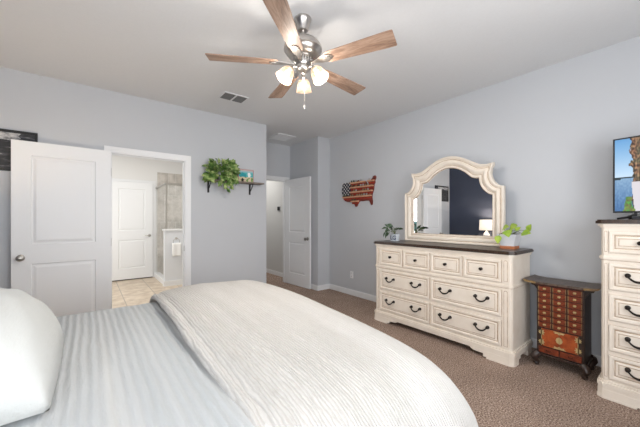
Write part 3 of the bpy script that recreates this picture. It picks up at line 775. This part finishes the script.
for k in range(5):
    an = ph + k*2*PI/5
    if bl0 is None:
        tilt = Matrix.Rotation(math.radians(-11), 4, 'X')
        mb = MB(); r0, r1 = .175, .673; P = []
        w0, w1 = .050, .068
        def half(x): return w0+(w1-w0)*min(1, (x-r0)/(r1-r0)*1.15)
        side = [(r0, .022), (r0+.012, .040), (r0+.04, half(r0+.04))] + [(r0+(r1-r0)*q/8, half(r0+(r1-r0)*q/8)) for q in range(1, 8)] + [(r1-.006, w1), (r1, w1-.006)]
        poly = [(x, -y) for x, y in side] + [(x, y) for x, y in side[::-1]]
        mb.prism(poly, -.003, .003, M=tilt); bl0 = mb.build('blade', M_blade, fan)
        mb = MB(); arm = [(.060, -.012), (.11, -.014), (.15, -.030), (.20, -.034), (.235, -.018), (.245, 0)]
        arm2 = arm + [(x, -y) for x, y in arm[::-1][1:]]
        mb.prism(arm2, -.009, -.0035, M=tilt)
        for sy in (-.018, .018): mb.lathe([(.005, -.012), (.006, -.009)], 10, c=(.215, sy, -.001-sy*.19))
        mb.prism([(.195, -.012), (.225, -.012), (.225, .012), (.195, .012)], -.0115, -.009, M=tilt)
        mb.build('blade_iron', M_nickel, bl0)
        bl = bl0
    else: bl = dup(bl0, fan)
    bl.location = (0, 0, zb); bl.rotation_euler = (0, 0, an)
for k, deg in enumerate((52, 172, -68)):
    a = math.radians(deg); ca, sa = math.cos(a), math.sin(a)
    tilt = math.radians(33)                                # shade axis leans outwards
    ax = Vector((ca*math.sin(tilt), sa*math.sin(tilt), -math.cos(tilt)))
    p0 = Vector((ca*.040, sa*.040, -.368)); p1 = p0 + Vector((ca*.035, sa*.035, .004)); p2 = Vector((ca*.092, sa*.092, -.378))
    mb = MB(); mb.tube([p0, p1, p2, p2+ax*.012], [.009, .009, .010, .012], 10)
    rot = Vector((0, 0, 1)).rotation_difference(ax).to_matrix().to_4x4()
    M = Matrix.Translation(p2) @ rot
    mb.lathe([(.012, -.004), (.022, .004), (.024, .022), (.020, .026)], 20, M=M)
    arm_ = mb.build('light_arm', M_nickel, fan, smooth=True)
    mb = MB(); mb.lathe([(.020, .016), (.034, .024), (.046, .046), (.052, .072), (.056, .095), (.062, .112), (.0605, .1125), (.054, .095), (.050, .072), (.044, .048), (.032, .027), (.018, .019)], 28, M=M, cap=False)
    sh = mb.build('lamp_shade', M_shade, fan, smooth=True)
    mb = MB(); mb.lathe([(.010, .022), (.012, .040), (.018, .050), (.020, .058), (.015, .068), (.005, .072)], 16, M=M); mb.build('bulb', M_bulb, sh, smooth=True)
    lamp('fan_bulb_light', p2 + ax*.092, 13, (1.0, .93, .84), .020, fan)
mb = MB(); mb.tube([(.010, -.006, -.395), (.010, -.006, -.63)], .0016, 6)
for q in range(25): mb.lathe([(.0008, -.003), (.0030, 0), (.0008, .003)], 8, c=(.010, -.006, -.40-q*.009))
mb.lathe([(.002, -.628), (.006, -.635), (.008, -.650), (.004, -.662)], 10, c=(.010, -.006, 0)); mb.build('pull_chain', M_nickel, fan)

# ------------------------------------------------------------------ plants
def leaf(mb, p, d, up, Ln, W, mi=0, droop=.25):
    d = Vector(d).normalized(); s = d.cross(Vector(up))
    if s.length < 1e-3: s = d.orthogonal()
    s.normalize(); n_ = s.cross(d)
    p = Vector(p); fr = [(0, .0), (.10, .62), (.30, 1.0), (.55, .86), (.80, .45), (1.0, 0)]
    V = []; 
    for t_, w_ in fr:
        c = p + d*Ln*t_ - n_*Ln*droop*t_*t_
        V.append([c - s*W/2*w_ + n_*W*.12*w_, c, c + s*W/2*w_ + n_*W*.12*w_])
    vv = [[mb.bm.verts.new(q) for q in r] for r in V]
    for i in range(len(vv)-1):
        for j in (0, 1):
            f = mb.bm.faces.new([vv[i][j], vv[i][j+1], vv[i+1][j+1], vv[i+1][j]]); f.material_index = mi; f.smooth = True

# shelf
shf = thing('display_shelf', 'narrow wooden shelf on two black brackets on the wall right of the bathroom door', 'shelf', (1.70, YL, 1.79))
mb = MB(); mb.box(-.44, .375, -.15, 0, 0, .02, bev=.002); mb.build('board', M_shelfwood, shf)
for x in (-.40, .21):
    mb = MB(); mb.box(x-.013, x+.013, -.006, 0, -.155, 0); mb.box(x-.013, x+.013, -.14, -.006, -.006, 0)
    mb.tube([(x, -.003, -.12), (x, -.05, -.085), (x, -.10, -.03), (x, -.115, -.004)], .006, 8); mb.build('bracket', M_bracket, shf)
# hanging pothos
hp = thing('potted_pothos', 'bushy trailing green pothos at the left end of the wall shelf', 'plant', (1.46, YL-.085, 1.81))
mb = MB(); mb.lathe([(.045, 0), (.060, .08), (.064, .09), (.058, .09), (.054, .075), (.01, .072)], 24); mb.build('pot', M_whitepot, hp, smooth=True)
rnd = random.Random(3)
mb = MB(); st = MB()
for k in range(210):
    th_ = rnd.uniform(0, 2*PI); ph_ = rnd.uniform(-.35, 1.0)
    rr = rnd.uniform(.45, 1.0)
    x = math.cos(th_)*math.cos(ph_)*.235*rr; y = math.sin(th_)*math.cos(ph_)*.15*rr; z = .075 + math.sin(ph_)*.20*rr
    x = min(x, .14)
    if y > .055: y = .055 - rnd.random()*.02
    p = Vector((x, y - .02, z))
    dr_ = Vector((x*1.3, y-.10, (z-.09)*1.5 - .06 + rnd.uniform(-.05, .05))) + Vector((rnd.uniform(-.08, .08), 0, 0))
    leaf(mb, p, dr_, (rnd.uniform(-.5, .5), -1, rnd.uniform(.1, .9)), rnd.uniform(.07, .105), rnd.uniform(.05, .074))
for (sx, ln) in ((.02, .17), (.07, .13), (-.05, .09), (.12, .05), (-.17, .05), (-.21, .02)):
    pts = [(sx*.5, -.05, .08), (sx, -.11, .04), (sx*1.1, -.13, -.03), (sx*1.15+.01, -.125, -.06-ln*.5), (sx*1.2, -.12, -ln*.8)]
    st.tube(pts, .002, 6)
    for q in range(9):
        t_ = q/8; z = .03 - t_*(ln+.0)
        leaf(mb, (sx*1.12+rnd.uniform(-.01, .01), -.115, z), (rnd.uniform(-1, 1), -.5, -.6), (0, -1, .4), .062, .046)
fo_ = mb.build('foliage', M_leaf, hp); st.build('vine', M_stem, hp)
# little plant and beach picture on the shelf
sp = thing('small_succulent', 'tiny green plant in front of the small beach picture on the wall shelf', 'plant', (1.745, YL-.125, 1.81))
mb = MB(); mb.lathe([(.012, 0), (.017, .025), (.014, .024)], 14); mb.build('pot', M_darktop, sp, smooth=True)
mb = MB()
for k in range(20):
    a = rnd.uniform(0, 2*PI); e = rnd.uniform(.2, 1.3); leaf(mb, (0, 0, .02), (math.cos(a)*math.cos(e), math.sin(a)*math.cos(e), math.sin(e)), (0, 0, 1), rnd.uniform(.03, .045), .016)
mb.build('foliage', M_leafdark, sp)
bp = thing('beach_picture', 'small framed picture of a turquoise beach standing on the wall shelf', 'picture', (1.822, YL-.060, 1.81))
mb = MB()
for q in ((-.120, .120, 0, .008), (-.120, .120, .180, .188), (-.120, -.113, .008, .180), (.113, .120, .008, .180)): mb.box(q[0], q[1], -.012, 0, q[2], q[3])
mb.box(-.113, .113, -.004, 0, .008, .180); mb.build('frame', mat('coral_frame', (.52, .28, .28), .6), bp)
def beach(u, v):
    n1_ = noise.noise(Vector((u*6, v*6, 9))); n2_ = noise.noise(Vector((u*16, v*16, 4)))
    if v > .78: return lin(200, 180, 178) if v > .9 else lin(150, 190, 196)
    if v > .40:
        if (u-.28)**2*5+(v-.55)**2*9 < .30+.2*n1_: return lin(40+40*n2_, 150, 160)
        if abs(u-.72) < .09+.05*n1_: return lin(235, 240, 238)
        return lin(90+50*n1_, 178, 180)
    if n1_ > .12: return lin(110, 150, 80)
    return lin(215, 196, 168)
pb = picture('print', painted('beach_print'), 40, 32, .226, .172, beach, bp, -.005); pb.location = (0, 0, .008)

# dresser plants
pp = thing('lime_pothos_pot', 'lime green pothos in a square white pot on the right end of the dresser', 'plant', (3.18, 1.10, .990), -PI/2)
mb = MB(); mb.prism([(-.062, -.062), (.062, -.062), (.062, .062), (-.062, .062)], 0, .026); mb.build('saucer', M_terracotta, pp)
def frust(mb, a, b_, z0, z1, mi=0):
    V = [(-a, -a, z0), (a, -a, z0), (a, a, z0), (-a, a, z0), (-b_, -b_, z1), (b_, -b_, z1), (b_, b_, z1), (-b_, b_, z1)]
    mb.faces(V, [(3, 2, 1, 0), (0, 1, 5, 4), (1, 2, 6, 5), (2, 3, 7, 6), (3, 0, 4, 7), (4, 5, 6, 7)], mi)
mb = MB(); frust(mb, .052, .074, .012, .118); frust(mb, .078, .080, .118, .138); pt = mb.build('pot', M_whitepot, pp)
mb = MB(); mb.box(-.068, .068, -.068, .068, .136, .141); mb.build('soil', M_soil, pp)
mb = MB(); st = MB()
spec = [((-.02, -.03, .14), (-.060, -.09, .125), (-.05, -.3, -1), .080, .066), ((0, 0, .14), (.015, -.04, .185), (.75, -.5, .45), .10, .09), ((-.03, 0, .14), (-.05, -.02, .19), (.75, -.55, .30), .080, .070),
        ((.01, -.02, .14), (.01, -.085, .178), (.35, -.6, -.75), .082, .075), ((.02, 0, .14), (.115, -.045, .150), (.75, -.45, .10), .095, .075), ((.03, 0, .14), (.16, -.03, .175), (.35, -.3, .8), .07, .06),
        ((0, .03, .14), (.03, .05, .17), (.5, .3, .5), .06, .05), ((0, .01, .14), (-.01, -.05, .16), (-.3, -.5, -.4), .05, .04)]
for a, b_, d_, l_, w_ in spec:
    m_ = (Vector(a)+Vector(b_))/2 + Vector((0, 0, .02)); st.tube([a, m_, b_], .0025, 6); leaf(mb, b_, d_, (0, -.8, .6), l_, w_, droop=.12)
mb.build('foliage', M_leaflime, pp); st.build('stem', M_stem, pp)

gp = thing('lettered_plant_jar', 'pale jar lettered LG holding a dark leafy plant, left end of the dresser', 'plant', (3.07, 2.36, .990), -PI/2)
mb = MB(); mb.box(-.046, .046, -.035, .035, 0, .092, bev=.008); mb.build('pot', M_jar, gp, smooth=True)
mb = MB(); mb.box(-.036, .036, -.027, .027, .0925, .095); mb.build('soil', M_soil, gp)
fc = bpy.data.curves.new('lettering_curve', 'FONT'); fc.body = 'LG'; fc.size = .072; fc.extrude = .0008; fc.align_x = 'CENTER'; fc.offset = .002
to = bpy.data.objects.new('lettering_tmp', fc); C.objects.link(to)
bpy.context.view_layer.update()
me = bpy.data.meshes.new_from_object(to.evaluated_get(bpy.context.evaluated_depsgraph_get()))
bpy.data.objects.remove(to); me.materials.clear(); me.materials.append(M_navyink)
lo = bpy.data.objects.new('lettering', me); C.objects.link(lo); lo.parent = gp; lo.rotation_euler = (PI/2, 0, 0); lo.location = (-.002, -.0358, .022)
mb = MB(); st = MB()
tips = [((-.10, -.05, .17), (-.9, -.3, -.1)), ((-.12, -.04, .11), (-.5, -.4, -1)), ((-.07, -.07, .10), (-.3, -.4, -1)), ((-.06, -.04, .18), (-.5, -.3, .4)), ((-.02, -.05, .15), (.3, -.4, .5)),
        ((.03, -.05, .14), (.6, -.4, .3)), ((.06, -.05, .15), (.8, -.3, .4)), ((-.03, -.02, .20), (-.7, -.2, .3)), ((.0, -.07, .12), (.2, -.8, .1)), ((-.10, -.02, .15), (-.8, -.2, -.6)), ((.09, -.04, .16), (.9, -.2, .1)), ((-.05, -.06, .14), (-.4, -.6, -.3))]
for p, d_ in tips:
    st.tube([(0, 0, .094), (p[0]*.5, p[1]*.5, p[2]*.6+.06), p], .0022, 6)
    leaf(mb, p, d_, (0, -.8, .6), .07, .034); q = Vector(p)*.75+Vector((0, 0, .03)); leaf(mb, q, (d_[0]*.6, -.6, d_[2]+.4), (0, -.8, .6), .055, .03)
mb.build('foliage', M_leafdark, gp); st.build('stem', M_stem, gp)

# ------------------------------------------------------------------ flag map rack on right wall
FW, FH = .76, .41
US = [(.03,.97),(.16,.985),(.30,.985),(.46,.975),(.50,1.04),(.54,.98),(.585,.95),(.62,.92),(.66,.92),(.70,.96),(.73,.93),(.745,.87),(.77,.86),(.80,.92),(.85,.96),(.87,1.0),(.90,1.04),(.92,1.11),(.97,1.13),(1.0,1.08),(.995,1.00),(.97,.95),(.975,.86),(.955,.80),(.945,.72),(.94,.62),(.92,.52),(.90,.42),(.895,.30),(.91,.16),(.90,.04),(.865,.02),(.84,.12),(.815,.20),(.72,.20),(.62,.19),(.56,.20),(.50,.12),(.47,.0),(.42,-.02),(.39,.08),(.35,.13),(.30,.18),(.24,.19),(.16,.20),(.09,.24),(.04,.34),(.01,.52),(.0,.70),(.02,.84)]
def clip(poly, k, lim, keep_above):
    out = []
    for i in range(len(poly)):
        a, b_ = poly[i], poly[(i+1) % len(poly)]
        ia = (a[k] >= lim) == keep_above; ib = (b_[k] >= lim) == keep_above
        if ia: out.append(a)
        if ia != ib:
            t_ = (lim-a[k])/(b_[k]-a[k]); out.append((a[0]+(b_[0]-a[0])*t_, a[1]+(b_[1]-a[1])*t_))
    return out
USm = [(x*FW, z*FH) for x, z in US]
flag = thing('flag_map_rack', 'wooden wall rack shaped like a United States map painted as its flag', 'wall decor', (XR, 3.775, 1.480), -PI/2)
mb = MB(); mb.prism(USm, -.014, 0, axis='y'); mb.build('back_board', M_flagboard, flag)
def spans(z):
    xs = []
    for i in range(len(USm)):
        a, b_ = USm[i], USm[(i+1) % len(USm)]
        if (a[1] > z) != (b_[1] > z): xs.append(a[0]+(b_[0]-a[0])*(z-a[1])/(b_[1]-a[1]))
    xs.sort(); return [(xs[i], xs[i+1]) for i in range(0, len(xs)-1, 2)]
ledges = []
for k in range(5):
    z = FH*(.17+k*.185)
    for a, b_ in spans(z):
        if b_-a < .12: continue
        if z > FH*.46: a = max(a, .215)
        if k != 0: a, b_ = a, b_
        mb = MB(); mb.box(a+.006, b_-.006, -.0165, -.014, z-.030, z-.001); mb.build('red_stripe', M_red, flag)
        mb = MB(); mb.box(a+.004, b_-.004, -.050, -.014, z, z+.024, bev=.002); mb.build('ledge', M_tan, flag); ledges.append((a, b_, z+.024))
cant = clip(clip(USm, 1, FH*.44, True), 0, .205, False)
mb = MB(); mb.prism(cant, -.026, -.014, axis='y'); cn = mb.build('canton', M_flagnavy, flag)
mb = MB()
for i in range(6):
    for j in range(7):
        if (i+j) % 2: continue
        cx, cz = .030+i*.033, FH*.50+j*.032; sp_ = []
        for q in range(10):
            a = PI/2+q*PI/5; r_ = .0165 if q % 2 == 0 else .008; sp_.append((cx+r_*math.cos(a), cz+r_*math.sin(a)))
        mb.prism(sp_, -.0285, -.026, axis='y')
mb.build('stars', M_flagwhite, cn)
# coins standing on the ledges
coin0 = None; rc = random.Random(5)
Mf = Matrix.Translation(flag.location) @ Matrix.Rotation(-PI/2, 4, 'Z')
M_coins = [M_coin, mat('silver_coin', (.5, .5, .48), .35, .9), mat('dark_green_coin', (.06, .09, .05), .4, .4)]
for li, (a, b_, z) in enumerate(ledges):
    nn = int((b_-a-.04)/.052)
    for q in range(nn):
        if rc.random() < .18: continue
        mm = rc.choice(M_coins)
        if coin0 is None or True:
            mb = MB(); mb.lathe([(.017, -.0016), (.018, 0), (.017, .0016), (.013, .0010)], 18, M=Matrix.Rotation(PI/2, 4, 'X'))
            co = mb.build('challenge_coin', mm)
        co.location = Mf @ Vector((a+.03+q*.052, -.028, z+.018)); co.rotation_euler = (0, 0, -PI/2)
        tag(co, 'small round metal coin standing on a ledge of the flag map rack', 'coin', 'coins displayed on the flag map rack')

# ------------------------------------------------------------------ black sign behind the open door
sg = thing('distressed_wall_sign', 'black and grey distressed wooden sign on the wall, partly hidden by the open door', 'sign', (-.72, YL, 1.74))
mb = MB(); mb.box(-.32, .32, -.012, 0, 0, .40); mb.build('panel', M_dist_black, sg)
mb = MB(); mb.box(-.32, .32, -.024, -.012, .375, .40); mb.box(-.32, .32, -.020, -.012, 0, .02); mb.box(.300, .32, -.024, -.012, .295, .375); mb.box(-.32, -.30, -.024, -.012, .02, .375); mb.build('frame', M_black, sg)
mb = MB(); mb.prism([(-.30, .373), (.20, .373), (.18, .345), (.20, .325), (.16, .300), (.02, .305), (-.04, .325), (-.1, .322), (-.16, .30), (-.30, .305)], -.016, -.012, axis='y'); mb.build('scroll_band', M_worn, sg)

# ------------------------------------------------------------------ bathroom fittings
sd = thing('shower_enclosure', 'framed clear glass shower enclosure above the low wall in the bathroom', 'shower')
mb = MB(); mb.box(1.175, 1.181, 6.31, 7.32, .10, 1.93); mb.build('glass_door', M_glass, sd)
mb = MB(); mb.box(1.19, 2.03, 6.236, 6.242, 1.085, 1.93); mb.build('glass_panel', M_glass, sd)
mb = MB(); mb.box(1.165, 1.192, 6.30, 7.32, 1.93, 1.965); mb.box(1.165, 2.03, 6.225, 6.255, 1.93, 1.965); mb.build('header_rail', M_satin, sd)
mb = MB(); mb.box(1.168, 1.190, 6.228, 6.250, 1.08, 1.93); mb.build('corner_post', M_satin, sd)
mb = MB(); mb.tube([(1.16, 6.40, .9), (1.13, 6.40, .9), (1.13, 6.40, 1.15), (1.16, 6.40, 1.15)], .007, 8); mb.build('pull_handle', M_satin, sd)
tr = thing('towel_ring', 'small chrome towel ring on the low shower wall', 'towel ring', (1.335, 6.18, .90))
mb = MB(); mb.lathe([(.022, 0), (.022, .006), (.010, .010), (.009, .035)], 16, M=Matrix.Rotation(PI/2, 4, 'X')); mb.build('mount', M_satin, tr, smooth=True)
mb = MB(); pts = [(.055*math.sin(2*PI*k/24), -.036, -.055+.055*math.cos(2*PI*k/24)) for k in range(25)]; mb.tube(pts, .004, 8); mb.build('ring', M_satin, tr, smooth=True)
mb = MB()
mb.grid(14, 12, lambda u, v: Vector((-.078+.156*u, -.058-.006*math.sin(u*9)-.004*v, .0-.24*v)))
mb.grid(14, 12, lambda u, v: Vector((-.076+.152*u, -.018-.004*math.sin(u*8), .0-.20*v)))
mb.grid(14, 6, lambda u, v: Vector((-.078+.156*u, -.038-.020*math.cos(PI*v) - .006*math.sin(u*9)*(1-v), .0+.012*math.sin(PI*v))))
tw = mb.build('hand_towel', M_towel, loc=(1.335, 6.18, .805), smooth='all'); s = tw.modifiers.new('solid', 'SOLIDIFY'); s.thickness = .006
tag(tw, 'white hand towel hanging from the ring on the low shower wall', 'towel')

tb = thing('towel_bar', 'satin towel bar on the far left bathroom wall, glimpsed in the mirror', 'towel bar', (-1.60, 5.30, 1.20))
mb = MB(); mb.tube([(.075, -.30, 0), (.075, .30, 0)], .008, 8); mb.build('bar', M_satin, tb)
for y in (-.29, .29):
    mb = MB(); mb.tube([(0, y, 0), (.012, y, 0), (.012, y, 0), (.075, y, 0)], [.022, .022, .009, .009], 10); mb.build('mount', M_satin, tb)
mb = MB(); mb.grid(12, 16, lambda u, v: Vector((.088+.004*math.sin(u*11) if v > .5 else .062, -.22+.44*u, -.34*abs(v-.5)*2+.012)))
tt = mb.build('bath_towel', M_tealtowel, loc=(-1.60, 5.30, 1.20)); q_ = tt.modifiers.new('solid', 'SOLIDIFY'); q_.thickness = .005
tag(tt, 'teal bath towel on the bar of the far left bathroom wall, glimpsed in the mirror', 'towel')

# ------------------------------------------------------------------ nightstand and lamp by the navy wall (seen in the mirror)
ns = thing('nightstand', 'cream nightstand by the navy wall, beside the head of the bed', 'nightstand', (-1.10, 2.82, 0), PI/2)
mb = MB(); mb.box(0, .52, -.42, 0, .09, .70, bev=.004); mb.build('carcass', M_cream, ns)
mb = MB(); mb.box(-.02, .54, -.44, 0, .70, .725, bev=.004); mb.build('top', M_darktop, ns)
mb = MB(); mb.box(-.012, .532, -.432, 0, 0, .09, bev=.003); mb.build('plinth', M_cream, ns)
for z0 in (.12, .41):
    mb = MB(); mb.box(.03, .49, -.435, -.42, z0, z0+.26, bev=.004); d = mb.build('drawer', M_cream, ns); kk = bail_handle(d, .26, z0+.15); kk.location = (0, -.434, 0)
tl = thing('table_lamp', 'lit table lamp with a drum shade on the nightstand, reflected in the dresser mirror', 'lamp', (-.87, 3.08, .725))
mb = MB(); mb.lathe([(.07, 0), (.07, .015), (.03, .025), (.045, .06), (.075, .12), (.07, .18), (.035, .23), (.015, .25), (.012, .30)], 28); mb.build('base', M_whitepot, tl, smooth=True)
mb = MB(); mb.lathe([(.155, .28), (.145, .53)], 36, cap=False); shd = mb.build('lamp_shade', M_linen, tl, smooth=True)
s = shd.modifiers.new('solid', 'SOLIDIFY'); s.thickness = .003
mb = MB(); mb.lathe([(.012, .30), (.014, .34), (.03, .38), (.026, .41), (.01, .43)], 16); mb.build('bulb', M_bulb, tl, smooth=True)
lamp('table_lamp_light', (0, 0, .46), 9, (1, .8, .58), .04, tl)
